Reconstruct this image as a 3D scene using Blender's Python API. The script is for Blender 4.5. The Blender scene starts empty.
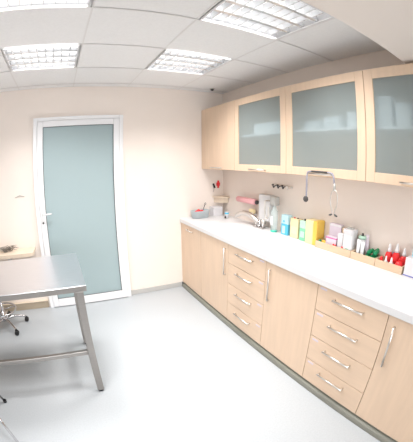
import bpy, bmesh, math, random
from mathutils import Vector, Matrix
random.seed(4)
PI = math.pi
scene = bpy.context.scene
COL = scene.collection

# ------------------------------------------------------------------ materials
def mat(name, color, rough=.5, metal=0., spec=.5, noise=None, bump=None, coat=0., emit=None, trans=0., alpha=1., ior=1.45):
    """noise = (scale, amount, (sx,sy,sz)); bump = (scale, strength)"""
    m = bpy.data.materials.new(name); m.use_nodes = True
    nt = m.node_tree; b = nt.nodes['Principled BSDF']
    b.inputs['Base Color'].default_value = (*color, 1)
    b.inputs['Roughness'].default_value = rough
    b.inputs['Metallic'].default_value = metal
    b.inputs['Specular IOR Level'].default_value = spec
    b.inputs['Coat Weight'].default_value = coat
    b.inputs['Transmission Weight'].default_value = trans
    b.inputs['Alpha'].default_value = alpha
    b.inputs['IOR'].default_value = ior
    if emit:
        b.inputs['Emission Color'].default_value = (*emit[0], 1)
        b.inputs['Emission Strength'].default_value = emit[1]
    if noise or bump:
        tc = nt.nodes.new('ShaderNodeTexCoord'); mp = nt.nodes.new('ShaderNodeMapping')
        nt.links.new(tc.outputs['Object'], mp.inputs['Vector'])
    if noise:
        sc, amt, st = noise
        mp.inputs['Scale'].default_value = st
        n = nt.nodes.new('ShaderNodeTexNoise'); n.inputs['Scale'].default_value = sc; n.inputs['Detail'].default_value = 4
        nt.links.new(mp.outputs['Vector'], n.inputs['Vector'])
        r = nt.nodes.new('ShaderNodeValToRGB')
        r.color_ramp.elements[0].position = .3; r.color_ramp.elements[1].position = .7
        r.color_ramp.elements[0].color = (*[c*(1-amt) for c in color], 1)
        r.color_ramp.elements[1].color = (*[min(1, c*(1+amt)) for c in color], 1)
        nt.links.new(n.outputs['Fac'], r.inputs['Fac']); nt.links.new(r.outputs['Color'], b.inputs['Base Color'])
    if bump:
        n2 = nt.nodes.new('ShaderNodeTexNoise'); n2.inputs['Scale'].default_value = bump[0]; n2.inputs['Detail'].default_value = 3
        nt.links.new(tc.outputs['Object'], n2.inputs['Vector'])
        bp = nt.nodes.new('ShaderNodeBump'); bp.inputs['Strength'].default_value = bump[1]; bp.inputs['Distance'].default_value = .002
        nt.links.new(n2.outputs['Fac'], bp.inputs['Height']); nt.links.new(bp.outputs['Normal'], b.inputs['Normal'])
    return m

def etched(name, color, clear, through, rough):
    m = frosted(name, color, clear, rough); nt = m.node_tree
    mx = next(n for n in nt.nodes if n.type == 'MIX_SHADER'); b = nt.nodes['Principled BSDF']
    tl = nt.nodes.new('ShaderNodeBsdfTranslucent'); tl.inputs['Color'].default_value = (.92, .96, .97, 1)
    m2 = nt.nodes.new('ShaderNodeMixShader'); m2.inputs['Fac'].default_value = through
    nt.links.new(b.outputs[0], m2.inputs[1]); nt.links.new(tl.outputs[0], m2.inputs[2]); nt.links.new(m2.outputs[0], mx.inputs[1])
    return m
def frosted(name, color, clear, rough):
    """etched glass: part of the light passes straight, the rest is scattered by the etched face"""
    m = bpy.data.materials.new(name); m.use_nodes = True
    nt = m.node_tree; b = nt.nodes['Principled BSDF']; out = nt.nodes['Material Output']
    b.inputs['Base Color'].default_value = (*color, 1); b.inputs['Roughness'].default_value = rough
    tr = nt.nodes.new('ShaderNodeBsdfTransparent'); tr.inputs['Color'].default_value = (.95, .985, .985, 1)
    mx = nt.nodes.new('ShaderNodeMixShader'); mx.inputs['Fac'].default_value = clear
    nt.links.new(b.outputs[0], mx.inputs[1]); nt.links.new(tr.outputs[0], mx.inputs[2]); nt.links.new(mx.outputs[0], out.inputs[0])
    return m

M = {}
M['wall'] = mat('cream wall paint', (.868, .778, .708), .6, noise=(3, .015, (1, 1, 1)), bump=(160, .08))
M['ceiling'] = mat('mineral ceiling tile', (.90, .90, .90), .8, noise=(60, .02, (1, 1, 1)), bump=(220, .15))
M['tbar'] = mat('ceiling grid white enamel', (.82, .81, .80), .5)
M['soffit'] = mat('soffit paint', (.84, .765, .705), .65)
M['floor'] = mat('light grey linoleum', (.43, .458, .478), .30, noise=(90, .05, (1, 1, 1)), spec=.5)
M['cove'] = mat('grey vinyl skirting', (.50, .49, .47), .5)
M['maple'] = mat('pale maple laminate', (.72, .542, .398), .38, noise=(5, .035, (5, 5, .6)))
M['maple_h'] = mat('pale maple laminate cross grain', (.72, .542, .398), .38, noise=(5, .035, (5, .6, 5)))
M['maple_in'] = mat('cabinet inside', (.70, .66, .60), .6)
M['worktop'] = mat('white worktop laminate', (.70, .70, .705), .3)
M['plinth'] = mat('dull grey plinth foil', (.20, .20, .17), .3, metal=0.)
M['steel'] = mat('brushed stainless steel', (.74, .745, .775), .28, metal=1., noise=(8, .04, (1, 30, 1)))
M['steel_shaded'] = mat('shaded brushed steel', (.36, .335, .315), .35, metal=1., noise=(8, .04, (1, 1, 30)))  # table steel darkened in its colour to stand for shade on legs and apron
M['nickel'] = mat('satin nickel', (.74, .71, .68), .3, metal=1.)
M['chrome'] = mat('chrome', (.62, .61, .62), .12, metal=1.)
M['black'] = mat('black rubber', (.015, .015, .016), .5)
M['dark'] = mat('dark grey plastic', (.06, .055, .055), .45)
M['upvc'] = mat('white door profile', (.86, .86, .87), .28)
M['gasket'] = mat('grey gasket', (.16, .17, .17), .6)
M['doorglass'] = frosted('frosted door glass', (.36, .455, .47), .04, .45)
M['cabglass'] = etched('frosted cabinet glass', (.45, .535, .55), .62, .3, .22)
M['alu'] = mat('louvre aluminium', (.86, .87, .88), .25, metal=.7)
M['tube'] = mat('fluorescent tube', (1, 1, 1), .4, emit=((1., .98, .96), 2.9))
M['white'] = mat('white plastic', (.72, .72, .73), .35)
M['card'] = mat('white carton', (.70, .69, .71), .6)
M['lilac'] = mat('pale lilac carton', (.66, .58, .65), .6)
M['magenta'] = mat('magenta print', (.70, .16, .38), .6)
M['wood'] = mat('light birch wood', (.76, .64, .51), .5, noise=(6, .05, (1, 6, 6)))
M['traywood'] = mat('birch tray wood', (.64, .485, .34), .5, noise=(6, .06, (6, 1, 6)))
M['tan'] = mat('tan wooden skirting', (.40, .33, .245), .5, noise=(6, .05, (1, 6, 6)))
M['red'] = mat('red plastic', (.75, .03, .035), .35)
M['green'] = mat('dark green plastic', (.0, .20, .075), .35)
M['yellow'] = mat('yellow carton', (.80, .53, .10), .5)
M['butter'] = mat('pale yellow carton', (.82, .70, .42), .5)
M['amber'] = mat('amber print', (.84, .47, .06), .5)
M['mint'] = mat('mint green carton', (.22, .60, .38), .5)
M['mintpale'] = mat('pale mint print', (.48, .72, .58), .5)
M['sky'] = mat('pale blue print', (.50, .76, .86), .5)
M['blue'] = mat('bright blue carton', (.10, .50, .72), .5)
M['navy'] = mat('blue print', (.16, .18, .55), .5)
M['peach'] = mat('peach print', (.88, .70, .48), .5)
M['teal'] = mat('teal green plastic', (.05, .62, .45), .4)
M['pink'] = mat('pink paper', (.83, .44, .46), .7)
M['kidney'] = mat('enamelled grey blue dish', (.50, .56, .58), .3)
M['clear'] = frosted('clear plastic', (.78, .85, .84), .55, .1)
M['greycap'] = mat('grey plastic cap', (.45, .45, .43), .4)
M['lavender'] = mat('pale lavender tubing', (.50, .47, .62), .4)
M['greytube'] = mat('pale grey tubing', (.30, .30, .36), .4)
M['twig'] = mat('dry grey brown twig', (.20, .18, .155), .8)
M['screen'] = mat('window frame paint', (.85, .85, .85), .4)
M['scuff'] = mat('grey scuff', (.52, .49, .46), .7)
M['glass'] = frosted('window glass', (.9, .95, .95), .96, .05)

# ------------------------------------------------------------------ mesh helper
class MB:
    def __init__(self): self.bm = bmesh.new(); self.sm = set()
    def _mark(self, n0, smooth):
        if smooth:
            self.bm.faces.ensure_lookup_table()
            for f in self.bm.faces[n0:]: f.smooth = True
    def box(self, x0, x1, y0, y1, z0, z1, bev=0., seg=2):
        bm = self.bm
        vs = [bm.verts.new((x, y, z)) for x in (x0, x1) for y in (y0, y1) for z in (z0, z1)]
        q = [(0, 1, 3, 2), (4, 6, 7, 5), (0, 4, 5, 1), (2, 3, 7, 6), (0, 2, 6, 4), (1, 5, 7, 3)]
        fs = [bm.faces.new([vs[i] for i in f]) for f in q]
        if bev:
            es = list({e for f in fs for e in f.edges})
            bmesh.ops.bevel(bm, geom=es, offset=bev, segments=seg, affect='EDGES', profile=.5)
        return self
    def obox(self, c, ax, ay, az, hx, hy, hz, bev=0.):
        """oriented box: centre, unit axes, half sizes"""
        bm = self.bm; c = Vector(c)
        vs = [bm.verts.new(c+ax*(i*hx)+ay*(j*hy)+az*(k*hz)) for i in (-1, 1) for j in (-1, 1) for k in (-1, 1)]
        q = [(0, 1, 3, 2), (4, 6, 7, 5), (0, 4, 5, 1), (2, 3, 7, 6), (0, 2, 6, 4), (1, 5, 7, 3)]
        fs = [bm.faces.new([vs[i] for i in f]) for f in q]
        if bev:
            es = list({e for f in fs for e in f.edges})
            bmesh.ops.bevel(bm, geom=es, offset=bev, segments=2, affect='EDGES', profile=.5)
        return self
    def tube(self, pts, r, seg=10, cap=True):
        bm = self.bm; n0 = len(bm.faces)
        pts = [Vector(p) for p in pts]; rs = r if isinstance(r, (list, tuple)) else [r]*len(pts)
        rings = []; prev = None
        for i, p in enumerate(pts):
            d = (pts[min(i+1, len(pts)-1)]-pts[max(i-1, 0)]).normalized()
            if prev is None:
                a = d.orthogonal().normalized()
            else:
                a = (prev-d*prev.dot(d)).normalized()
            prev = a; b = d.cross(a)
            rings.append([bm.verts.new(p+(a*math.cos(2*PI*k/seg)+b*math.sin(2*PI*k/seg))*rs[i]) for k in range(seg)])
        for u, v in zip(rings, rings[1:]):
            for k in range(seg): bm.faces.new((u[k], u[(k+1) % seg], v[(k+1) % seg], v[k]))
        self._mark(n0, True)
        if cap:
            bm.faces.new(rings[0][::-1]); bm.faces.new(rings[-1])
        return self
    def lathe(self, prof, c=(0, 0, 0), seg=20, axis='z', cap=True):
        """prof = [(radius, height)...]"""
        bm = self.bm; n0 = len(bm.faces); c = Vector(c); rings = []
        for r, h in prof:
            ring = []
            for k in range(seg):
                a = 2*PI*k/seg; u, v = r*math.cos(a), r*math.sin(a)
                p = {'z': (u, v, h), 'x': (h, u, v), 'y': (v, h, u)}[axis]
                ring.append(bm.verts.new(c+Vector(p)))
            rings.append(ring)
        for u, v in zip(rings, rings[1:]):
            for k in range(seg): bm.faces.new((u[k], u[(k+1) % seg], v[(k+1) % seg], v[k]))
        self._mark(n0, True)
        if cap: bm.faces.new(rings[0][::-1]); bm.faces.new(rings[-1])
        return self
    def prism(self, outl, z0, z1, bev=0.):
        bm = self.bm
        a = [bm.verts.new((x, y, z0)) for x, y in outl]; b = [bm.verts.new((x, y, z1)) for x, y in outl]
        fs = [bm.faces.new(a[::-1]), bm.faces.new(b)]; n = len(outl)
        for k in range(n): fs.append(bm.faces.new((a[k], a[(k+1) % n], b[(k+1) % n], b[k])))
        if bev: bmesh.ops.bevel(bm, geom=list(fs[0].edges)+list(fs[1].edges), offset=bev, segments=2, affect='EDGES', profile=.5)
        return self
    def ring(self, c, R, r, axis='z', seg=28, sub=8):
        bm = self.bm; n0 = len(bm.faces); c = Vector(c); rings = []
        for k in range(seg):
            a = 2*PI*k/seg; row = []
            for j in range(sub):
                t = 2*PI*j/sub; rr = R+r*math.cos(t); h = r*math.sin(t)
                u, v = rr*math.cos(a), rr*math.sin(a)
                row.append(bm.verts.new(c+Vector({'z': (u, v, h), 'x': (h, u, v), 'y': (v, h, u)}[axis])))
            rings.append(row)
        for k in range(seg):
            u, v = rings[k], rings[(k+1) % seg]
            for j in range(sub): bm.faces.new((u[j], v[j], v[(j+1) % sub], u[(j+1) % sub]))
        self._mark(n0, True); return self
    def build(self, name, m, parent=None, loc=(0, 0, 0), rotz=0.):
        bmesh.ops.recalc_face_normals(self.bm, faces=self.bm.faces[:])
        me = bpy.data.meshes.new(name); self.bm.to_mesh(me); self.bm.free()
        for x in (m if isinstance(m, (list, tuple)) else [m]): me.materials.append(x)
        o = bpy.data.objects.new(name, me); COL.objects.link(o)
        o.location = loc; o.rotation_euler = (0, 0, rotz)
        if parent: o.parent = parent
        return o

def tag(o, label, cat, group=None, kind=None):
    o['label'] = label; o['category'] = cat
    if group: o['group'] = group
    if kind: o['kind'] = kind
    return o
def thing(name, label, cat, loc=(0, 0, 0), rotz=0., group=None, kind=None):
    o = bpy.data.objects.new(name, None); COL.objects.link(o); o.empty_display_size = .05
    o.location = loc; o.rotation_euler = (0, 0, rotz)
    return tag(o, label, cat, group, kind)
def copy_tree(o, parent=None):
    c = o.copy(); COL.objects.link(c)
    if parent: c.parent = parent
    for ch in list(o.children): copy_tree(ch, c)
    return c
def rrect(x0, x1, y0, y1, r, n=5):
    out = []
    for cx, cy, a0 in ((x1-r, y1-r, 0), (x0+r, y1-r, 90), (x0+r, y0+r, 180), (x1-r, y0+r, 270)):
        for k in range(n+1):
            a = math.radians(a0+90*k/n); out.append((cx+r*math.cos(a), cy+r*math.sin(a)))
    return out

# ------------------------------------------------------------------ room dimensions
XL, XR, YB, YF, H = -2.3, 2.0, 3.373, -2.2, 2.491
ZC = .907                                   # worktop height
SOF_Y, SOF_Z = .745, 2.262                   # lowered part of the ceiling over the near end of the room

tag(MB().box(XL-.1, XR+.1, YF-.1, YB+.1, -.06, 0).build('floor', M['floor']), 'light grey speckled linoleum floor', 'floor', kind='structure')
tag(MB().box(XL-.1, XR+.1, YB, YB+.1, 0, H+.15).build('wall_back', M['wall']), 'cream back wall around the frosted glass door', 'wall', kind='structure')
tag(MB().box(XR, XR+.1, YF-.1, YB, 0, H+.15).build('wall_right', M['wall']), 'cream right wall behind the cabinet run', 'wall', kind='structure')
tag(MB().box(XL-.1, XL, YF-.1, YB, 0, H+.15).build('wall_left', M['wall']), 'cream left wall outside the frame', 'wall', kind='structure')
WX0, WX1, WZ0, WZ1 = -1.9, 1.3, .85, 2.2
w = MB()
w.box(XL, WX0, YF-.1, YF, 0, H+.15).box(WX1, XR, YF-.1, YF, 0, H+.15).box(WX0, WX1, YF-.1, YF, 0, WZ0).box(WX0, WX1, YF-.1, YF, WZ1, H+.15)
tag(w.build('wall_front', M['wall']), 'cream wall with the window behind the viewer', 'wall', kind='structure')
win = thing('window_1', 'wide white framed window behind the viewer', 'window', (0, YF-.05, 0), kind='structure')
f = MB()
for x in (WX0+.03, -.3, WX1-.03): f.box(x-.03, x+.03, -.03, .03, WZ0, WZ1)
for z in (WZ0+.03, WZ1-.03): f.box(WX0+.06, WX1-.06, -.03, .03, z-.03, z+.03)
f.build('window_frame', M['screen'], win)

# ceiling: mineral tiles in a grid, holes where the louvre lights sit
TX, TY, XA, Y1 = .6288, .5632, .1136, 1.5394
def gx(i): return XA+TX*i
def gy(j): return Y1+TY*j
LIGHTS = [(0, -1, 'ceiling louvre light cut off at the top left of the photo'),            # (column right edge, row) 
          (0, 1, 'square louvre light in the ceiling above the glass door'),
          (2, 1, 'square louvre light in the ceiling nearest the back right corner'),
          (2, -1, 'large bright louvre light above the glass fronted wall cabinets')]
occ = {(i, j) for i, j, _ in LIGHTS}
ce = MB(); tb = MB()
xs = [XL]+[gx(i) for i in range(-3, 4) if XL < gx(i) < XR]+[XR]
ys = [SOF_Y]+[gy(j) for j in range(-1, 5) if SOF_Y < gy(j) < YB]+[YB]
for a in range(len(xs)-1):
    for b in range(len(ys)-1):
        i = round((xs[a+1]-XA)/TX) if xs[a+1] < XR else 99
        j = round((ys[b]-Y1)/TY)
        if (i, j) in occ and abs(xs[a+1]-xs[a]-TX) < .01: continue
        ce.box(xs[a]+.003, xs[a+1]-.003, ys[b]+.003, ys[b+1]-.003, H, H+.02)
ce.box(XL, XR, SOF_Y, YB, H+.12, H+.14)
tag(ce.build('ceiling', M['ceiling']), 'white suspended ceiling of square mineral tiles', 'ceiling', kind='structure')
for x in xs[1:-1]: tb.box(x-.006, x+.006, SOF_Y, YB, H-.003, H-.0005)
for y in ys[1:-1]: tb.box(XL, XR, y-.006, y+.006, H-.0055, H-.003)
tag(tb.build('trim_1', M['tbar']), 'thin white metal grid between the ceiling tiles', 'ceiling grid', kind='structure')
tag(MB().box(XL, XR, YF, SOF_Y, SOF_Z, H+.14).build('trim_2', M['soffit']), 'plain cream lowered ceiling box at the upper right', 'soffit', kind='structure')

LAMP = 20
def louvre_light(i, j, label):
    cx, cy = gx(i)-TX/2, gy(j)+TY/2
    t = thing('louvre_light', label, 'ceiling light', (cx, cy, H), group='square louvre lights in the ceiling')
    hx, hy = TX/2-.014, TY/2-.014
    h = MB()
    h.box(-hx, hx, -hy, -hy+.006, 0, .105).box(-hx, hx, hy-.006, hy, 0, .105)
    h.box(-hx, -hx+.006, -hy+.006, hy-.006, 0, .105).box(hx-.006, hx, -hy+.006, hy-.006, 0, .105)
    h.box(-hx, hx, -hy, hy, .105, .111)
    h.build('housing', M['white'], t)
    r = MB()
    r.box(-hx, hx, -hy, -hy+.014, -.007, 0).box(-hx, hx, hy-.014, hy, -.007, 0)
    r.box(-hx, -hx+.014, -hy+.014, hy-.014, -.007, 0).box(hx-.014, hx, -hy+.014, hy-.014, -.007, 0)
    r.build('rim', M['white'], t)
    l = MB(); n = 4; ix, iy = hx-.007, hy-.007
    def wedge(y, w0, w1):                      # long reflector between two tubes, wide at the bottom
        l.prism([(y-w0, 0), (y+w0, 0), (y+w1, .05), (y-w1, .05)], -ix, ix)
    for k in range(n+1):
        y = -iy+2*iy*k/n
        bm = l.bm
        w0, w1 = (.011, .004) if 0 < k < n else (.006, .003)
        vs = [bm.verts.new((x, y+s*w, z)) for x in (-ix, ix) for s, w, z in ((-1, w0, .002), (1, w0, .002), (1, w1, .062), (-1, w1, .062))]
        for q in ((0, 1, 2, 3), (7, 6, 5, 4), (0, 4, 5, 1), (1, 5, 6, 2), (2, 6, 7, 3), (3, 7, 4, 0)): bm.faces.new([vs[a] for a in q])
    for k in range(1, 9):
        x = -ix+2*ix*k/9
        l.box(x-.003, x+.003, -iy, iy, .004, .055)
    l.build('louvre', M['alu'], t)
    for k in range(n):
        y = -iy+2*iy*(k+.5)/n
        MB().tube([(-ix+.01, y, .080), (ix-.01, y, .080)], .010, 10).build('lamp_tube', M['tube'], t)
    la = bpy.data.lights.new('lamp_light', 'AREA'); la.shape = 'SQUARE'; la.size = 2*ix-.02
    la.energy = LAMP; la.color = (1., .97, .955); la.spread = math.radians(124)
    lo = bpy.data.objects.new('lamp_light', la); COL.objects.link(lo); lo.parent = t; lo.location = (0, 0, -.002)
    return t
for a in LIGHTS: louvre_light(*a)

s = thing('ceiling_sensor', 'small dark round sensor on the ceiling by the back right corner', 'sensor', (1.735, 3.17, H))
MB().lathe([(.030, -.007), (.034, 0)]).build('base', M['nickel'], s)
MB().lathe([(.006, -.028), (.016, -.024), (.021, -.007)]).build('dome', M['dark'], s)

# skirting
tag(MB().box(.70, 1.398, YB-.012, YB-.0005, .0005, .062, .003).build('baseboard_back', M['cove']), 'grey vinyl skirting on the wall right of the glass door', 'skirting', kind='structure')
sk = thing('baseboard_left', 'tan wooden skirting on the wall left of the glass door', 'skirting', (0, YB, 0), kind='structure')
MB().box(XL+.001, -.347, -.022, -.0005, .0005, .086, .002).build('board', M['tan'], sk)
MB().box(XL+.001, -.347, -.030, -.0005, .0865, .100, .003).build('cap_strip', M['wood'], sk)

# ------------------------------------------------------------------ door
d = thing('door_1', 'white framed door with one tall frosted glass pane', 'door', (.184, YB, 0), kind='structure')
hw = .4985
def frame(mb, x0, x1, z0, z1, w, y0, y1, wb=None, bev=.004):
    wb = wb or w
    mb.box(x0, x0+w, y0, y1, z0, z1, bev); mb.box(x1-w, x1, y0, y1, z0, z1, bev)
    mb.box(x0+w, x1-w, y0, y1, z1-w, z1, bev); mb.box(x0+w, x1-w, y0, y1, z0, z0+wb, bev)
    return mb
c = MB(); c.box(-hw-.012, -hw+.032, -.05, -.001, .001, 2.145, .003).box(hw-.032, hw+.012, -.05, -.001, .001, 2.145, .003).box(-hw+.032, hw-.032, -.05, -.001, 2.105, 2.145, .003)
c.build('door_frame', M['upvc'], d)
leaf = frame(MB(), -hw+.034, hw-.034, .008, 2.103, .066, -.058, -.004, .100, .006).build('door_leaf', M['upvc'], d)
g = MB(); frame(g, -.399, .399, .107, 2.038, .006, -.0565, -.03, bev=0)
g.build('gasket', M['gasket'], leaf)
MB().box(-.394, .394, -.044, -.034, .112, 2.033).build('glass_pane', M['doorglass'], d)
hd = MB(); hd.prism(rrect(-.016, .016, -.11, .11, .014), 0, .008)
o = hd.build('handle_plate', M['upvc'], d, (-.437, -.0585, 1.06)); o.rotation_euler = (PI/2, 0, 0)
MB().tube([(-.437, -.066, 1.105), (-.437, -.108, 1.105), (-.425, -.114, 1.106), (-.38, -.114, 1.108), (-.325, -.112, 1.109)], [.009, .009, .010, .010, .008], 10).build('handle', M['white'], d)
MB().lathe([(.011, 0), (.011, -.006), (.009, -.009)], (-.437, -.066, 1.012), 14, 'y').build('lock_cylinder', M['dark'], d)
mk = MB(); mk.tube([(-.056, 0, -.008), (-.03, -.003, .004), (0, -.004, .012), (.03, -.003, .003), (.054, 0, -.004)], [.002, .004, .006, .004, .002], 8)
tag(mk.build('wall_hook', M['scuff'], None, (-.508, YB-.0035, 1.316)), 'faint grey hook on the wall left of the door', 'hook')

# ------------------------------------------------------------------ base cabinets
XFRONT = 1.401; ZB0, ZB1 = .0635, .8526
YS = [YB-.001, 2.8306, 2.2601, 1.7009, 1.1539, .6044, .05]
def bar_handle(parent, p0, p1, out, r=.0066, name='handle'):
    """bar with two posts; p0,p1 on the front face, out = vector away from it"""
    p0, p1, out = Vector(p0), Vector(p1), Vector(out); dd = (p1-p0).normalized()
    mb = MB(); mb.tube([p0+out-dd*.006, p1+out+dd*.006], r, 10)
    for p in (p0, p1): mb.tube([p, p+out], r*.85, 8)
    return mb.build(name, M['nickel'], parent)
def base_cabinet(k, kind, label):
    y1, y0 = YS[k], YS[k+1]; cy = (y0+y1)/2; hw = (y1-y0)/2
    t = thing('base_cabinet', label, 'cabinet', (XFRONT, cy, ZB0), group='maple base cabinets under the worktop')
    b = MB(); T = .016; top = ZB1-ZB0-.001
    b.box(.020, .585, -hw+.001, -hw+T, 0, top).box(.020, .585, hw-T, hw-.001, 0, top).box(.020, .585, -hw+T, hw-T, 0, T).box(.579, .585, -hw+T, hw-T, T, top)
    if k != 1: b.box(.020, .585, -hw+T, hw-T, top-T, top)
    b.build('body', M['maple'], t)
    G = .0022
    if kind == 'drawers':
        zs = [0, .198, .400, .602, top]
        for q in range(4):
            fr = MB().box(0, .018, -hw+G, hw-G, zs[q]+G, zs[q+1]-G, .0012).build('drawer', M['maple_h'], t)
            hz = zs[q+1]-.060
            bar_handle(fr, (0, -.108, hz), (0, .118, hz), (-.026, 0, 0))
            sy = (hw-.052) if k == 4 else (-hw+.052)
            MB().box(-.0012, .0004, sy-.028, sy+.028, zs[q+1]-.030, zs[q+1]-.016, .0003).build('sticker', M['lilac'], fr)
    else:
        fr = MB().box(0, .018, -hw+G, hw-G, G, top-G, .0012).build('door', M['maple'], t)
        if kind == 'pull': bar_handle(fr, (0, -.07, top-.055), (0, .07, top-.055), (-.026, 0, 0))
        else:
            hy = (-hw+.050) if kind == 'right' else (hw-.058)
            bar_handle(fr, (0, hy, top-.315), (0, hy, top-.062), (-.018, 0, 0))
    return t
base_cabinet(0, 'pull', 'maple base cabinet in the back corner with a high horizontal handle')
base_cabinet(1, 'right', 'maple base cabinet door under the sink with upright handle at its right')
base_cabinet(2, 'drawers', 'farther maple stack of four drawers between two cabinet doors')
base_cabinet(3, 'left', 'wide maple cabinet door between the two drawer stacks')
base_cabinet(4, 'drawers', 'nearer maple stack of four drawers with long bar handles')
base_cabinet(5, 'left', 'maple base cabinet at the right edge, cut off by the frame')
pl = MB(); pb = pl.bm
pp = [(1.420, .0625), (1.414, .0625), (1.414, .045)]+[(1.414-.032*math.sin(a), .045-.0435*(1-math.cos(a))*1.0) for a in (PI/8, PI/4, 3*PI/8, PI/2)]+[(1.382, .0006), (1.420, .0006)]
pv = [[pb.verts.new((x, y, z)) for x, z in pp] for y in (.05, 3.355)]
pb.faces.new(pv[0]); pb.faces.new(pv[1][::-1])
for k in range(len(pp)): pb.faces.new((pv[0][k], pv[1][k], pv[1][(k+1) % len(pp)], pv[0][(k+1) % len(pp)]))
tag(pl.build('plinth', M['plinth']), 'dull grey coved plinth along the floor under the base cabinets', 'plinth')
ft = MB(); ft.lathe([(.010, 0), (.010, .008), (.008, .010), (.008, .060)])
tag(ft.build('cabinet_foot', M['dark'], None, (1.395, 3.352, .0005)), 'dark cabinet foot at the back end of the plinth', 'cabinet foot')
# worktop with a rounded front edge and an opening for the sink
SX0, SX1, SY0, SY1 = 1.47, 1.80, 2.32, 2.77
wt = MB(); Z0, Z1 = ZB1+.001, ZC
def wbox(x0, x1, y0, y1): wt.box(x0, x1, y0, y1, Z0, Z1)
prof = [(1.386, Z0), (1.386, Z1-.014)]+[(1.386+.014-.014*math.cos(a), Z1-.014+.014*math.sin(a)) for a in (PI/8, PI/4, 3*PI/8, PI/2)]+[(SX0, Z1), (SX0, Z0)]
vs = [[wt.bm.verts.new((x, y, z)) for x, z in prof] for y in (.05, YB-.0015)]
n = len(prof)
wt.bm.faces.new(vs[0]); wt.bm.faces.new(vs[1][::-1])
for k in range(n): wt.bm.faces.new((vs[0][k], vs[1][k], vs[1][(k+1) % n], vs[0][(k+1) % n]))
wbox(SX0, SX1, .05, SY0); wbox(SX0, SX1, SY1, YB-.0015); wbox(SX1, XR-.001, .05, YB-.0015)
tag(wt.build('worktop', M['worktop']), 'long white laminate worktop over the base cabinets', 'worktop')
sk = thing('sink', 'white inset sink basin in the worktop below the tap', 'sink', ((SX0+SX1)/2, (SY0+SY1)/2, ZC))
hx, hy = (SX1-SX0)/2-.004, (SY1-SY0)/2-.004
bw = MB(); bm = bw.bm
loops = []
for ins, z in ((-.022, .0012), (-.020, .004), (.004, .004), (.012, -.004), (.03, -.13), (.05, -.14)):
    loops.append([bm.verts.new((x, y, z)) for x, y in rrect(-hx+ins, hx-ins, -hy+ins, hy-ins, .06)])
for u, v in zip(loops, loops[1:]):
    for k in range(len(u)): bm.faces.new((u[k], u[(k+1) % len(u)], v[(k+1) % len(u)], v[k])).smooth = True
bm.faces.new(loops[-1])
bw.build('basin', M['worktop'], sk)
MB().lathe([(.028, -.1395), (.028, -.1375), (.012, -.137)], seg=16).build('drain', M['chrome'], sk)

# ------------------------------------------------------------------ wall cabinets
XU, ZU0, ZU1 = 1.6905, 1.4973, 2.2404
YU = [YB-.001, 2.617, 1.8365, 1.0557, .275]
def wall_cabinet(k, glass, label):
    y1, y0 = YU[k], YU[k+1]; cy = (y0+y1)/2; hw = (y1-y0)/2; D = XR-XU-.0015; hh = ZU1-ZU0
    t = thing('wall_cabinet', label, 'cabinet', (XU, cy, ZU0), group='maple wall cabinets over the worktop')
    b = MB(); T = .018
    b.box(.021, D, -hw+.001, -hw+T, 0, hh).box(.021, D, hw-T, hw-.001, 0, hh).box(.021, D, -hw+T, hw-T, 0, T).box(.021, D, -hw+T, hw-T, hh-T, hh).box(D-.006, D, -hw+T, hw-T, T, hh-T)
    b.build('body', M['maple'] if not glass else [M['maple']], t)
    G = .0022
    if glass:
        MB().box(.035, D-.007, -hw+T+.001, hw-T-.001, .345, .361).build('shelf', M['card'], t)
        dr = frame(MB(), -hw+G, hw-G, G, hh-G, .068, 0, .02, wb=.064, bev=.0015)
        for v in dr.bm.verts: v.co = (v.co.y, v.co.x, v.co.z)
        dr = dr.build('door', M['maple'], t)
        MB().box(.009, .013, -hw+G+.065, hw-G-.065, .062, hh-.066).build('glass_pane', M['cabglass'], dr)
    else:
        dr = MB().box(0, .02, -hw+G, hw-G, G, hh-G, .0015).build('door', M['maple'], t)
    hz = .022
    bar_handle(dr, (0, -.115, hz), (0, .115, hz), (-.018, 0, 0))
    return t
wall_cabinet(0, False, 'solid maple wall cabinet in the back corner')
wall_cabinet(1, True, 'glass fronted wall cabinet beside the solid corner one')
wall_cabinet(2, True, 'glass fronted wall cabinet with the stethoscope hanging below')
wall_cabinet(3, True, 'glass fronted wall cabinet at the right edge of the photo')
# things behind the frosted glass, on the shelves
ZS = ZU0+.361+.0008
def carton(name, label, cat, x, y, z, dx, dy, dz, m, group=None, rot=0., lid=None):
    t = MB().box(-dx/2, dx/2, -dy/2, dy/2, 0, dz, .0015).build(name, m, None, (x, y, z), rot)
    return tag(t, label, cat, group)
gS = 'white cartons behind the frosted glass'
carton('storage_carton', 'tall white carton behind the glass of the right wall cabinet', 'carton', 1.84, .955, ZS, .16, .13, .205, M['card'], gS)
carton('storage_carton', 'shorter white carton behind the glass of the right wall cabinet', 'carton', 1.84, .805, ZS, .16, .105, .155, M['card'], gS)
carton('storage_carton', 'white carton behind the glass above the stethoscope', 'carton', 1.84, 1.20, ZS, .18, .10, .11, M['card'], gS)
for q, (y, lab) in enumerate(((1.60, 'left'), (1.40, 'right'))):
    z = ZS
    for k in range(3 if q == 0 else 4):
        hgt = .022
        tag(MB().box(-.09, .09, -.085+.008*k, .085-.004*k, 0, hgt, .004).build('paper_pack', M['card'], None, (1.84, y, z)),
            ['lowest', 'second', 'third', 'topmost'][k]+' white paper pack of the '+lab+' stack behind the middle frosted pane', 'paper pack', 'paper packs behind the middle frosted pane')
        z += hgt+.0008
carton('storage_carton', 'wide white carton behind the glass pane nearest the corner', 'carton', 1.84, 2.15, ZS, .18, .42, .10, M['card'], gS)

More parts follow.
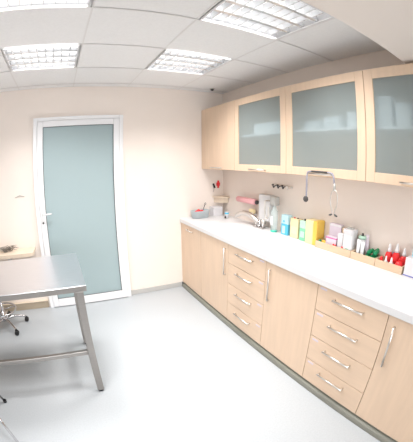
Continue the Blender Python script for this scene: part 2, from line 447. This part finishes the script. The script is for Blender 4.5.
# ------------------------------------------------------------------ stethoscope over the handle of the middle wall cabinet
HX = XU-.018; HZ = ZU0+.022; HYC = (YU[2]+YU[3])/2
st = thing('stethoscope', 'grey stethoscope hanging from a wall cabinet handle', 'stethoscope', (HX, HYC, HZ))
ya, yb = .122, -.142
def smooth(pts, n=6):
    pts = [Vector(p) for p in pts]; out = []
    for i in range(len(pts)-1):
        p0, p1, p2, p3 = pts[max(i-1, 0)], pts[i], pts[i+1], pts[min(i+2, len(pts)-1)]
        for k in range(n):
            t = k/n
            out.append(.5*((2*p1)+(-p0+p2)*t+(2*p0-5*p1+4*p2-p3)*t*t+(-p0+3*p1-3*p2+p3)*t**3))
    return out+[pts[-1]]
tb_ = MB(); tb_.tube(smooth([(-.012, ya, -.175), (-.012, ya-.002, -.10), (-.013, ya-.004, -.01), (-.012, ya-.02, .012), (-.006, .06, .0155), (-.006, -.04, .0155), (-.006, yb+.03, .013), (-.013, yb+.002, -.012), (-.013, yb-.006, -.06)]), .0062, 10)
tb_.build('tubing', M['greytube'], st)
cp = MB(); cp.lathe([(.010, -.012), (.022, -.010), (.023, 0), (.017, .003), (.008, .008)], (-.012, ya, -.194), 20, 'x')
cp.tube([(-.012, ya, -.185), (-.012, ya, -.168)], .005)
cp.build('chest_piece', M['dark'], st)
tk = MB(); tk.tube([(-.0062, .085, .0152), (-.006, .06, .0157), (-.006, -.02, .0157), (-.0062, -.078, .0150)], .0076, 10)
tk.build('tube_sleeve', M['dark'], st)
yk = yb-.01
bi = MB(); bi.tube([(-.013, yk, -.055), (-.013, yk, -.105)], .0085, 10)
bi.build('yoke', M['greycap'], st)
for sgn in (1, -1):
    e = MB(); e.tube(smooth([(-.013, yk+.004*sgn, -.10), (-.013, yk+.024*sgn, -.120), (-.013, yk+.032*sgn, -.16), (-.013, yk+.028*sgn, -.205), (-.013, yk+.012*sgn, -.245), (-.013, yk+.010*sgn, -.268)]), .0040, 8)
    e = e.build('ear_tube', M['nickel'], st)
    MB().tube([(-.013, yk+.010*sgn, -.266), (-.013, yk+.020*sgn, -.274), (-.013, yk+.036*sgn, -.278)], [.004, .007, .0055], 10).build('ear_tip', M['dark'], e)

# ------------------------------------------------------------------ wall things along the worktop
hr = thing('hook_rail', 'short row of dark wall hooks above the soap bottle', 'hook rail', (XR-.001, 2.20, 1.358))
MB().box(-.010, 0, -.135, .135, -.010, .010, .003).build('rail', M['nickel'], hr)
for k in range(4):
    y = .105-.07*k
    h = MB(); h.tube(smooth([(-.010, y, 0), (-.030, y, -.004), (-.040, y, -.018), (-.048, y, -.012), (-.052, y, .006)]), .0055, 8)
    h.lathe([(.001, -.011), (.011, -.006), (.013, 0), (.010, .008), (.001, .011)], (-.052, y, .008), 12)
    h.build('hook', M['dark'] if k != 3 else M['nickel'], hr)
pr = thing('paper_roll', 'pink paper roll on a wall holder above the tap', 'paper roll', (1.93, 2.735, 1.160))
MB().lathe([(.012, -.17), (.032, -.17), (.032, .17), (.012, .17)], (0, 0, 0), 24, 'y').build('roll', M['pink'], pr)
hb = MB(); hb.tube([(0, -.195, 0), (0, .19, 0)], .007, 8)
for y in (-.19, .185): hb.box(-.012, .068, y-.005, y+.005, -.014, .014, .003)
hb.build('holder', M['white'], pr)
MB().lathe([(.004, -.016), (.022, -.012), (.024, 0), (.018, .006)], (0, -.186, 0), 16, 'y').build('end_knob', M['dark'], pr)

cs = thing('corner_shelf', 'small birch shelf in the back right corner', 'shelf', (1.925, YB-.002, 1.085))
MB().prism([(-.085, 0), (.073, 0), (.073, -.17), (.045, -.18), (-.02, -.12), (-.075, -.05)], .045, .062, .003).build('board', M['wood'], cs)
MB().prism([(-.06, 0), (.073, 0), (.073, -.14), (.03, -.12), (-.03, -.06)], -.020, .0445).build('bracket', M['wood'], cs)
rt = thing('red_tag', 'small red tag hanging on the corner wall above the birch shelf', 'tag', (1.925, YB-.001, 1.298))
MB().box(-.026, .026, -.010, 0, -.022, .022, .004).build('cross_bar', M['red'], rt)
MB().box(-.013, .013, -.012, -.0005, -.050, .048, .004).build('upright_bar', M['red'], rt)
bc = thing('black_clip', 'small black clip on the wall beside the red tag', 'clip', (1.862, YB-.001, 1.28))
MB().obox((0, -.008, 0), Vector((.93, 0, .36)), Vector((0, 1, 0)), Vector((-.36, 0, .93)), .011, .007, .030, .003).build('clip_body', M['black'], bc)
MB().tube([(0, -.008, -.028), (-.006, -.008, -.06), (-.004, -.008, -.08)], .0025, 6).build('clip_cord', M['greycap'], bc)

# soap dispenser with elbow lever on the wall
sd = thing('soap_dispenser', 'white elbow lever soap dispenser fixed to the wall by the tap', 'dispenser', (XR-.001, 2.40, 1.0))
MB().box(-.065, 0, -.075, .120, -.020, .255, .008).build('case', M['white'], sd)
MB().tube(smooth([(-.060, -.060, .20), (-.11, -.062, .205), (-.125, -.064, .18), (-.125, -.070, .06), (-.125, -.086, .035), (-.125, -.112, .04), (-.125, -.122, .07), (-.125, -.125, .15)]), .0085, 8).build('elbow_lever', M['nickel'], sd)
MB().tube([(-.05, .02, -.02), (-.05, .02, -.05)], .01, 10).build('spout', M['greycap'], sd)
sb = thing('soap_bottle', 'tall clear soap bottle with grey pump head on the worktop', 'bottle', (1.915, 2.232, ZC+.0008))
MB().lathe([(.030, 0), (.034, .006), (.034, .018)], seg=20).build('base', M['teal'], sb)
MB().lathe([(.034, .0185), (.035, .15), (.034, .205), (.018, .232), (.016, .262)], seg=20).build('flask', M['clear'], sb)
MB().box(-.034, .034, -.036, .036, .2625, .350, .010).build('pump_head', M['greycap'], sb)
MB().box(-.0362, -.0345, -.020, .020, .07, .16, .0005).build('paper_label', M['white'], sb)

# tap
tp = thing('tap', 'chrome mixer tap with broad curved spout over the sink', 'tap', (1.895, 2.445, ZC+.0008))
MB().box(-.030, .030, -.085, .085, 0, .014, .006).build('base_plate', M['chrome'], tp)
MB().lathe([(.026, .0145), (.024, .05), (.020, .075), (.012, .08)], seg=18).build('body', M['chrome'], tp)
sp = MB(); pts = smooth([(0, .01, .050), (-.01, .07, .085), (-.02, .17, .118), (-.03, .27, .118), (-.04, .35, .088), (-.045, .385, .055)])
sp.tube(pts, [.021+.008*math.sin(PI*k/(len(pts)-1))-.002*k/len(pts) for k in range(len(pts))], 12)
sp.build('spout', M['nickel'], tp)
for y in (-.062, .062):
    kn = MB(); kn.lathe([(.012, .0145), (.012, .045), (.021, .052), (.023, .085), (.016, .098), (.004, .102)], (0, y, 0), 16)
    kn.build('knob', M['nickel'], tp)
spg = MB().box(-.02, .02, -.042, .042, 0, .05, .01).build('sponge', M['amber'], None, (1.955, 2.66, 1.02))
spg.data.materials[0] = M['butter']
tag(spg, 'small yellow sponge in a holder behind the tap', 'sponge')
shd = MB().box(-.028, .043, -.05, .05, -.006, -.001, .002).box(-.028, -.024, -.05, .05, -.001, .016).build('sponge_holder', M['white'], None, (1.955, 2.66, 1.02))
tag(shd, 'white wall holder under the yellow sponge behind the tap', 'holder')

# kidney dish with red swabs in the back corner
kd = thing('kidney_dish', 'grey blue metal dish of red swabs on the far end of the worktop', 'dish', (1.612, 3.262, ZC+.0008), .15)
k_ = MB(); bm = k_.bm; loops = []
for s, z in ((.86, 0), (1.0, .086), (1.03, .090), (.98, .088), (.84, .006)):
    loops.append([bm.verts.new((x*s, y*s, z)) for x, y in rrect(-.125, .125, -.068, .068, .062, 7)])
for u, v in zip(loops, loops[1:]):
    for k in range(len(u)): bm.faces.new((u[k], u[(k+1) % len(u)], v[(k+1) % len(u)], v[k])).smooth = True
bm.faces.new(loops[0][::-1]); bm.faces.new(loops[-1])
k_.build('dish_wall', M['kidney'], kd)
kx = Matrix.Rotation(.15, 4, 'Z')
def in_dish(x, y, z): return Vector((1.612, 3.262, ZC+.0008))+kx @ Vector((x, y, z))
for k, (x, y, z, lab) in enumerate(((-.05, -.010, .075, 'left red swab in the grey blue dish'), (-.015, .012, .082, 'middle red swab in the grey blue dish'), (.015, -.012, .076, 'right red swab in the grey blue dish'))):
    b = MB(); b.lathe([(.003, -.03), (.018, -.024), (.022, 0), (.016, .024), (.003, .03)], (0, 0, 0), 12, 'x')
    tag(b.build('swab', M['red'], None, in_dish(x, y, z), .3+.5*k), lab, 'swab', 'red swabs in the grey blue dish')
b = MB(); b.tube([(.03, 0, .02), (.075, 0, .10), (.10, .0, .145)], [.004, .004, .005], 8)
b.ring((.108, 0, .158), .012, .003, 'y', 16, 6)
tag(b.build('scissors', M['dark'], None, in_dish(-.005, .01, .0)-Vector((0, 0, 0)), .35), 'dark handled instrument standing in the grey blue dish', 'instrument')
b = MB().box(-.065, .065, -.055, .055, 0, .115, .004).build('white_box', M['card'], None, (1.860, 3.305, ZC+.0008))
tag(b, 'white box against the wall below the birch corner shelf', 'box')
tc_ = thing('cup', 'small white and blue cup with a dark drop below the corner shelf', 'cup', (1.88, 3.075, ZC+.0008))
MB().lathe([(.022, 0), (.026, .075), (.022, .075), (.019, .01)], seg=16).build('cup_wall', M['white'], tc_)
MB().lathe([(.0262, .050), (.0268, .070)], seg=16, cap=False).build('stripe', M['blue'], tc_)
MB().lathe([(.002, .012), (.011, .016), (.013, .026), (.007, .040), (.002, .046)], (-.030, -.012, -.012), 12).build('drop', M['dark'], tc_)

# packets standing along the splash wall
def packet(name, label, cat, x, y, dx, dy, dz, parts, rot=0., group='packets standing against the splash wall'):
    """parts: list of (z0, z1, material, name) horizontal zones of the carton"""
    t = thing(name, label, cat, (x, y, ZC+.0008), rot, group)
    for z0, z1, m, nm in parts: MB().box(-dx/2, dx/2, -dy/2, dy/2, z0*dz+.0002, z1*dz-.0002, .003).build(nm, M[m], t)
    return t
p = packet('packet', 'blue and pale blue packet next to the clear soap bottle', 'packet', 1.945, 2.080, .055, .095, .190, [(0, .55, 'blue', 'lower_panel'), (.55, 1, 'sky', 'upper_panel')])
MB().box(-.0285, -.0277, -.010, .030, .012, .085).build('print', M['sky'], p)
MB().lathe([(.012, 0), (.012, .005)], (-.0285, .01, .13), 12, 'x').build('opening', M['blue'], p)
p = packet('packet', 'pale peach packet between the blue and green packets', 'packet', 1.945, 1.945, .06, .105, .178, [(0, 1, 'butter', 'carton')])
MB().box(-.0312, -.0302, -.040, .040, .040, .105).build('print', M['peach'], p)
for y, mm in ((-.02, 'dark'), (.022, 'red')): MB().lathe([(.008, 0), (.008, .006), (.003, .010)], (-.004, y, .178), 10).build('stopper', M[mm], p)
p = packet('packet', 'mint green packet beside the big yellow box', 'packet', 1.935, 1.825, .06, .075, .180, [(0, .62, 'mint', 'lower_panel'), (.62, 1, 'mintpale', 'upper_panel')])
MB().box(-.0312, -.0302, -.026, .026, .03, .085).build('print', M['mintpale'], p)
MB().lathe([(.010, 0), (.010, .012), (.006, .016)], (0, 0, .180), 10).build('cap', M['dark'], p)
p = thing('yellow_box', 'big yellow box behind the first wooden tray', 'box', (1.942, 1.705, ZC+.0008), 0, 'packets standing against the splash wall')
MB().box(-.052, .052, -.022, .068, 0, .205, .003).build('carton', M['butter'], p)
MB().box(-.052, .052, -.066, -.0225, 0, .208, .003).build('side_panel', M['yellow'], p)
MB().box(-.054, -.0522, -.016, .062, .03, .19).build('print', M['butter'], p)

# ------------------------------------------------------------------ wooden trays and what stands in them
def tray(y0, y1, label, x0=1.865, x1=1.992, h=.055):
    t = thing('wooden_tray', label, 'tray', ((x0+x1)/2, (y0+y1)/2, ZC+.0008), 0, 'birch trays in a row on the worktop')
    hx, hy = (x1-x0)/2, (y1-y0)/2; T = .008
    MB().box(-hx, hx, -hy, hy, 0, .006).build('tray_bottom', M['traywood'], t)
    MB().box(-hx, -hx+T, -hy, hy, .0062, h, .001).build('front_board', M['traywood'], t)
    MB().box(hx-T, hx, -hy, hy, .0062, h, .001).build('back_board', M['traywood'], t)
    for y in (-hy, hy-T): MB().box(-hx+T, hx-T, y, y+T, .0062, h, .001).build('end_board', M['traywood'], t)
    return t
tray(1.250, 1.622, 'longest birch tray holding pink boxes and a white canister')
tray(1.018, 1.246, 'middle birch tray with white tubes and green caps')
tray(.782, 1.014, 'birch tray with red dropper bottles')
ZT = ZC+.0008+.0062+.0006
gB = 'cartons in the longest birch tray'
def small_box(name, label, x, y, dx, dy, dz, m, stripe=None, rot=0., z=ZT, group=gB):
    t = thing(name, label, 'box', (x, y, z), rot, group)
    MB().box(-dx/2, dx/2, -dy/2, dy/2, 0, dz, .002).build('carton', M[m], t)
    if stripe: MB().box(-dx/2-.001, dx/2+.0005, -dy/2-.001, dy/2+.001, dz*stripe[1], dz*stripe[2], .0005).build('stripe', M[stripe[0]], t)
    return t
small_box('small_box', 'tall pale lilac box at the back of the longest tray', 1.963, 1.482, .036, .125, .205, 'lilac', ('card', .90, .97))
small_box('small_box', 'low lilac box with magenta band at the front of the longest tray', 1.915, 1.478, .045, .110, .105, 'lilac', ('magenta', .86, .96))
small_box('small_box', 'narrow white box with pink edge beside the lilac boxes', 1.918, 1.385, .045, .050, .150, 'card', ('lilac', .10, .20))
small_box('small_box', 'slim pale peach box standing between lilac box and canister', 1.968, 1.392, .028, .045, .185, 'peach')
gP = 'small bright caps in the longest birch tray'
for k, (y, m, lab) in enumerate(((1.598, 'green', 'dark green cap at the end of the longest tray beside the yellow box'), (1.572, 'amber', 'orange cap in the longest tray below the yellow box'), (1.546, 'amber', 'second orange cap from the yellow end of the longest tray'))):
    b = MB(); b.lathe([(.012, 0), (.013, .012), (.013, .045), (.009, .056), (.002, .058)], seg=14)
    tag(b.build('bottle_cap', M[m], None, (1.898+.01*(k % 2), y, ZT)), lab, 'cap', gP)
for k, (y, lab) in enumerate(((1.440, 'small red vial in front of the low lilac box'), (1.418, 'small red vial in front of the narrow white box'), (1.350, 'small red vial in front of the white canister'))):
    b = MB(); b.lathe([(.007, 0), (.008, .004), (.008, .050), (.005, .056), (.001, .058)], seg=12)
    tag(b.build('vial', M['red'], None, (1.883, y, ZT)), lab, 'vial', gP)
ca = thing('canister', 'white canister with pale green print in the longest tray', 'canister', (1.928, 1.309, ZT), 0)
MB().prism(rrect(-.042, .042, -.048, .048, .02), 0, .165, .004).build('body', M['white'], ca)
MB().prism(rrect(-.045, .045, -.051, .051, .022), .1655, .198, .004).build('lid', M['card'], ca)
MB().box(-.0432, -.0422, -.022, .022, .030, .036).box(-.0432, -.0422, -.022, .010, .046, .051).build('print', M['mint'], ca)
MB().prism(rrect(-.022, .022, -.028, .028, .012), .1985, .212, .003).build('lid_grip', M['greycap'], ca)
c2 = thing('canister', 'smaller grey white canister behind the white tubes', 'canister', (1.948, 1.203, ZT), 0)
MB().lathe([(.030, 0), (.031, .135), (.026, .1415)], seg=20).build('body', M['card'], c2)
MB().lathe([(.032, .1420), (.032, .160), (.026, .165)], seg=20).build('lid', M['mintpale'], c2)
MB().lathe([(.010, .1655), (.010, .180), (.004, .185)], seg=12).build('knob', M['dark'], c2)
gT = 'white tubes in the middle birch tray'
def cream_tube(x, y, hgt, label, m='white', tilt=0.):
    t = thing('cream_tube', label, 'tube', (x, y, ZT), 0, gT); t.rotation_euler = (tilt, 0, 0)
    MB().lathe([(.009, 0), (.010, .002), (.010, .018)], seg=14).build('cap', M['lilac'] if m == 'white' else M['red'], t)
    b = MB(); bm = b.bm; loops = []
    for q in range(6):
        f_ = q/5; rx = .014*(1-f_)+.0012*f_; ry = .014*(1-f_)+.019*f_
        loops.append([bm.verts.new((rx*math.cos(2*PI*k/14), ry*math.sin(2*PI*k/14), .0185+(hgt-.0185)*f_)) for k in range(14)])
    for u, v in zip(loops, loops[1:]):
        for k in range(14): bm.faces.new((u[k], u[(k+1) % 14], v[(k+1) % 14], v[k])).smooth = True
    bm.faces.new(loops[0][::-1]); bm.faces.new(loops[-1])
    b.build('tube_body', M[m], t)
cream_tube(1.900, 1.203, .145, 'white cream tube at the canister end of the middle tray')
cream_tube(1.900, 1.163, .130, 'shorter white cream tube beside the green caps')
cream_tube(1.960, 1.150, .180, 'tall pink tinted cream tube behind the green caps', 'lilac', -.10)
gG = 'green bottles lying in the middle birch tray'
for k, (x, y, z, lab) in enumerate(((1.912, 1.118, .030, 'green bottle lying lowest beside the white tubes'), (1.912, 1.080, .030, 'green bottle lying in the middle of the front row'), (1.912, 1.0455, .030, 'green bottle lying lowest beside the red bottles'),
                                   (1.925, 1.104, .068, 'green bottle on top of the pile beside the white tubes'), (1.950, 1.066, .072, 'green bottle on top at the back of the pile'), (1.922, 1.0475, .070, 'green bottle on top beside the red bottles'))):
    t = thing('green_bottle', lab, 'bottle', (x, y, ZT+z), 0, gG); t.rotation_euler = (0, -.25, .10*(k % 3)-.1 if k > 2 else 0); t.scale = (1.08,)*3
    MB().lathe([(.003, -.026), (.014, -.022), (.0165, -.012), (.0165, .010), (.013, .018)], (0, 0, 0), 14, 'x').build('flask', M['green'], t)
    MB().lathe([(.0125, .0185), (.0125, .034), (.009, .037)], (0, 0, 0), 12, 'x').build('cap', M['green'], t)
gR = 'red dropper bottles in the birch tray'
def dropper(x, y, s, label, rb='red'):
    x = 1.983-.0235*s
    t = thing('dropper_bottle', label, 'bottle', (x, y, ZT), 0, gR)
    MB().lathe([(.020*s, 0), (.023*s, .005*s), (.023*s, .055*s), (.021*s, .070*s), (.013*s, .080*s)], seg=18).build('flask', M[rb], t)
    MB().lathe([(.0125*s, .0805*s), (.0125*s, .092*s), (.0105*s, .098*s), (.0065*s, .122*s), (.004*s, .126*s)], seg=14).build('nozzle', M['white'], t)
dropper(1.958, .950, 1.26, 'red dropper bottle at the back beside the green bottles')
dropper(1.955, .885, 1.38, 'red dropper bottle at the back, tallest of the three')
dropper(1.958, .822, 1.22, 'red dropper bottle at the back beside the white blue box')
b = MB(); b.lathe([(.010, 0), (.030, .008), (.034, .034), (.028, .058), (.010, .070)], seg=20)
bb = thing('rubber_ball', 'round red rubber ball at the front of the birch tray', 'rubber ball', (1.910, .832, ZT), 0)
b.build('ball', M['red'], bb)
MB().lathe([(.008, .0702), (.007, .080), (.004, .088)], seg=12).build('neck', M['red'], bb)
b = MB(); b.lathe([(.016, 0), (.017, .040), (.008, .050), (.006, .078), (.003, .082)], seg=14)
tag(b.build('vial', M['white'], None, (1.897, .940, ZT)), 'white nozzle vial at the front of the red bottles tray', 'vial', 'white vials in the red bottles tray')
b = MB(); b.lathe([(.018, 0), (.019, .040), (.009, .052), (.007, .078), (.003, .082)], seg=14)
tag(b.build('vial', M['card'], None, (1.897, .893, ZT)), 'white vial beside the round red rubber ball', 'vial', 'white vials in the red bottles tray')
b = MB(); b.lathe([(.014, 0), (.014, .055), (.010, .095), (.003, .100)], seg=14)
tag(b.build('vial', M['navy'], None, (1.972, .9165, ZT)), 'bluish vial between the red dropper bottles', 'vial')
b = MB(); b.lathe([(.013, 0), (.014, .052), (.008, .066), (.002, .070)], seg=14)
tag(b.build('vial', M['red'], None, (1.900, .982, ZT)), 'small red vial at the front beside the green bottles', 'vial')
wb = thing('supply_box', 'white box with a blue line at the right end of the worktop', 'box', (1.935, .705, ZC+.0008), 0)
MB().box(-.060, .060, -.066, .066, 0, .125, .003).build('carton', M['card'], wb)
MB().box(-.0612, .060, -.067, .067, .003, .009, .0005).build('stripe', M['navy'], wb)
wb = thing('supply_box', 'white box with blue top stacked on the box with a blue line', 'box', (1.955, .690, ZC+.0008+.126), 0)
MB().box(-.035, .035, -.055, .055, 0, .055, .003).build('carton', M['sky'], wb)
MB().box(-.036, .036, -.056, .056, .0552, .075, .003).build('lid', M['navy'], wb)

# ------------------------------------------------------------------ stainless examination table
TZ = .88; tx0, tx1, ty0, ty1 = -1.20, .072, 1.733, 2.475
tt = thing('examination_table', 'stainless steel table standing in front of the glass door', 'table', ((tx0+tx1)/2, (ty0+ty1)/2-.004, 0), .020)
hx, hy = (tx1-tx0)/2, (ty1-ty0)/2
MB().box(-hx, hx, -hy, hy, TZ-.004, TZ, .0015).build('tabletop', M['steel'], tt)
ap = MB(); e_ = .0005
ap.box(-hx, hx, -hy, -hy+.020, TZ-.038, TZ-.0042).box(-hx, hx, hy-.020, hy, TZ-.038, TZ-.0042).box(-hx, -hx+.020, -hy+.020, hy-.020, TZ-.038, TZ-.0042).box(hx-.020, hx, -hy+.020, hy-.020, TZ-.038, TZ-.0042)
ap.build('apron', M['steel_shaded'], tt)
L = .025
for sx in (-1, 1):
    for sy in (-1, 1):
        x, y = sx*(hx-.048), sy*(hy-.026)
        lg = MB().box(x-L, x+L, y-L, y+L, .0185, TZ-.0385, .003).build('leg', M['steel_shaded'], tt)
        MB().lathe([(.019, .0005), (.021, .004), (.021, .018)], (x, y, 0), 14).build('rubber_foot', M['black'], lg)
for sy in (-1,):
    MB().box(-hx+.048+L+.0005, hx-.048-L-.0005, sy*(hy-.026)-.015, sy*(hy-.026)+.015, .360, .392, .003).build('stretcher', M['steel_shaded'], tt)
for sx in (-1, 1):
    MB().box(sx*(hx-.048)-.015, sx*(hx-.048)+.015, -hy+.026+L+.0005, hy-.026-L-.0005, .360, .392, .003).build('stretcher', M['steel_shaded'], tt)

# ------------------------------------------------------------------ stool with five castors behind the table
so = thing('office_stool', 'chrome five star stool on black castors behind the steel table', 'stool', (-.86, 2.985, 0), .0)
MB().lathe([(.030, .075), (.034, .085), (.034, .12), (.027, .135), (.025, .24), (.016, .245), (.016, .43)], seg=18).build('column', M['chrome'], so)
MB().ring((0, 0, .205), .165, .009).build('foot_ring', M['chrome'], so)
sp_ = MB()
for k in range(3):
    a = 2*PI*k/3+.4; sp_.tube([(.024*math.cos(a), .024*math.sin(a), .205), (.162*math.cos(a), .162*math.sin(a), .205)], .006, 8)
sp_.build('ring_spoke', M['chrome'], so)
A0 = math.atan2(.079, .244)
for k in range(5):
    a = A0+2*PI*k/5; ca_, sa_ = math.cos(a), math.sin(a)
    lg = MB().tube(smooth([(.03*ca_, .03*sa_, .10), (.13*ca_, .13*sa_, .098), (.22*ca_, .22*sa_, .078), (.256*ca_, .256*sa_, .064)]), [.018]+[.016]*5+[.014]*6+[.012]*7, 10).build('star_leg', M['chrome'], so)
    cx, cy = .256*ca_, .256*sa_
    cm = MB()
    for q in (-1, 1):
        cm.lathe([(.010, -.009), (.024, -.007), (.025, 0), (.024, .007), (.010, .009)], (cx, cy+q*.012, .0255), 18, 'y')
    cm.box(cx-.016, cx+.016, cy-.004, cy+.004, .022, .062, .003)
    cm.build('castor', M['black'], lg)
MB().lathe([(.15, .4305), (.175, .44), (.178, .475), (.165, .490), (.10, .495), (.002, .495)], seg=32).build('seat', M['dark'], so)

# ------------------------------------------------------------------ metal seat whose legs enter at the lower left
ch = thing('metal_stool', 'metal stool at the lower left edge, only its thin legs in view', 'stool', (-1.0, 1.45, 0))
MB().lathe([(.21, .44), (.22, .448), (.22, .47), (.20, .482), (.002, .484)], seg=30).build('seat', M['dark'], ch)
for top, foot in (((.170, .10), (.391, -.182)), ((.190, .16), (.242, .308)), ((-.12, .12), (-.25, .25)), ((-.12, -.12), (-.25, -.25))):
    tp_ = Vector((*top, .4395)); ft_ = Vector((*foot, .012))
    lg = MB().tube([tp_, ft_], .010, 10).build('leg', M['chrome'], ch)
    MB().tube([ft_+Vector((0, 0, -.0115)), ft_+Vector((0, 0, .012))], .015, 10).build('rubber_foot', M['black'], lg)

# ------------------------------------------------------------------ birch wall shelf with a dry plant at the left
ws = thing('wall_shelf', 'birch board fixed to the wall left of the door', 'shelf', (-1.0, YB-.001, .705))
MB().prism([(-.75, 0), (.61, 0)]+[(.61-.06+.06*math.cos(a), -.235+.06-.06*math.sin(a)) for a in [PI/2*k/6 for k in range(7)]]+[(-.75, -.235)], 0, .040, .005).build('board', M['wood'], ws)
for x in (-.5, .3): MB().box(x-.012, x+.012, -.16, 0, -.10, -.0005, .002).build('bracket', M['white'], ws)
tw = MB()
for k in range(34):
    a = random.uniform(-.5, .5)+(PI if random.random() < .5 else 0); l = random.uniform(.05, .12); b0 = random.uniform(-.05, .05)
    p0 = Vector((b0, random.uniform(-.03, .03), random.uniform(.004, .03)))
    p2 = p0+Vector((l*math.cos(a), .5*l*math.sin(a), random.uniform(.0, .045))); p2.z = max(p2.z, .005)
    p1 = (p0+p2)/2+Vector((0, 0, random.uniform(.005, .02)))
    tw.tube([p0, p1, p2], [.004, .003, .0015], 5)
tag(tw.build('dried_plant', M['twig'], None, (-.70, 3.26, .7465)), 'small tangle of dark dry twigs lying on the birch wall shelf', 'dried plant')

# ------------------------------------------------------------------ light: daylight from the window behind, ceiling lamps emit on their own
al = bpy.data.lights.new('window_daylight', 'AREA'); al.shape = 'RECTANGLE'; al.size = 3.6; al.size_y = 1.6
al.energy = 135; al.color = (.93, .97, 1.0)
ao = bpy.data.objects.new('window_daylight', al); COL.objects.link(ao)
ao.location = ((WX0+WX1)/2, YF-.85, 1.85); ao.rotation_euler = (PI/2-.22, 0, 0)   # sky light: looks along +Y and down
wd = bpy.data.worlds.new('sky'); scene.world = wd; wd.use_nodes = True
wd.node_tree.nodes['Background'].inputs[0].default_value = (.75, .87, 1, 1); wd.node_tree.nodes['Background'].inputs[1].default_value = 1.0

# ------------------------------------------------------------------ camera: wide fisheye lens of the photograph
cd = bpy.data.cameras.new('camera'); cam = bpy.data.objects.new('camera', cd); COL.objects.link(cam)
R_ = Vector((0.88653534, -0.46263931, -0.00446687)); U_ = Vector((0.09488123, 0.17235024, 0.98045548)); F_ = Vector((0.45282738, 0.86963226, -0.19669036))
m = Matrix(((R_.x, U_.x, -F_.x, 0), (R_.y, U_.y, -F_.y, 0), (R_.z, U_.z, -F_.z, 1.5924), (0, 0, 0, 1)))
cam.matrix_world = m
cd.clip_start = .02; cd.clip_end = 60
cd.sensor_fit = 'HORIZONTAL'; cd.sensor_width = 36
cd.type = 'PANO'; cd.panorama_type = 'FISHEYE_LENS_POLYNOMIAL'; cd.fisheye_fov = PI
cd.fisheye_polynomial_k0 = 0.
cd.fisheye_polynomial_k1 = -3.80692499e-02
cd.fisheye_polynomial_k2 = 1.97758941e-05
cd.fisheye_polynomial_k3 = -4.21180198e-06
cd.fisheye_polynomial_k4 = 5.61695595e-08
scene.camera = cam

vs_ = scene.view_settings
scene.display_settings.display_device = 'sRGB'
vs_.view_transform = 'Standard'; vs_.look = 'None'; vs_.gamma = 1.; vs_.use_curve_mapping = False; vs_.exposure = 0.0
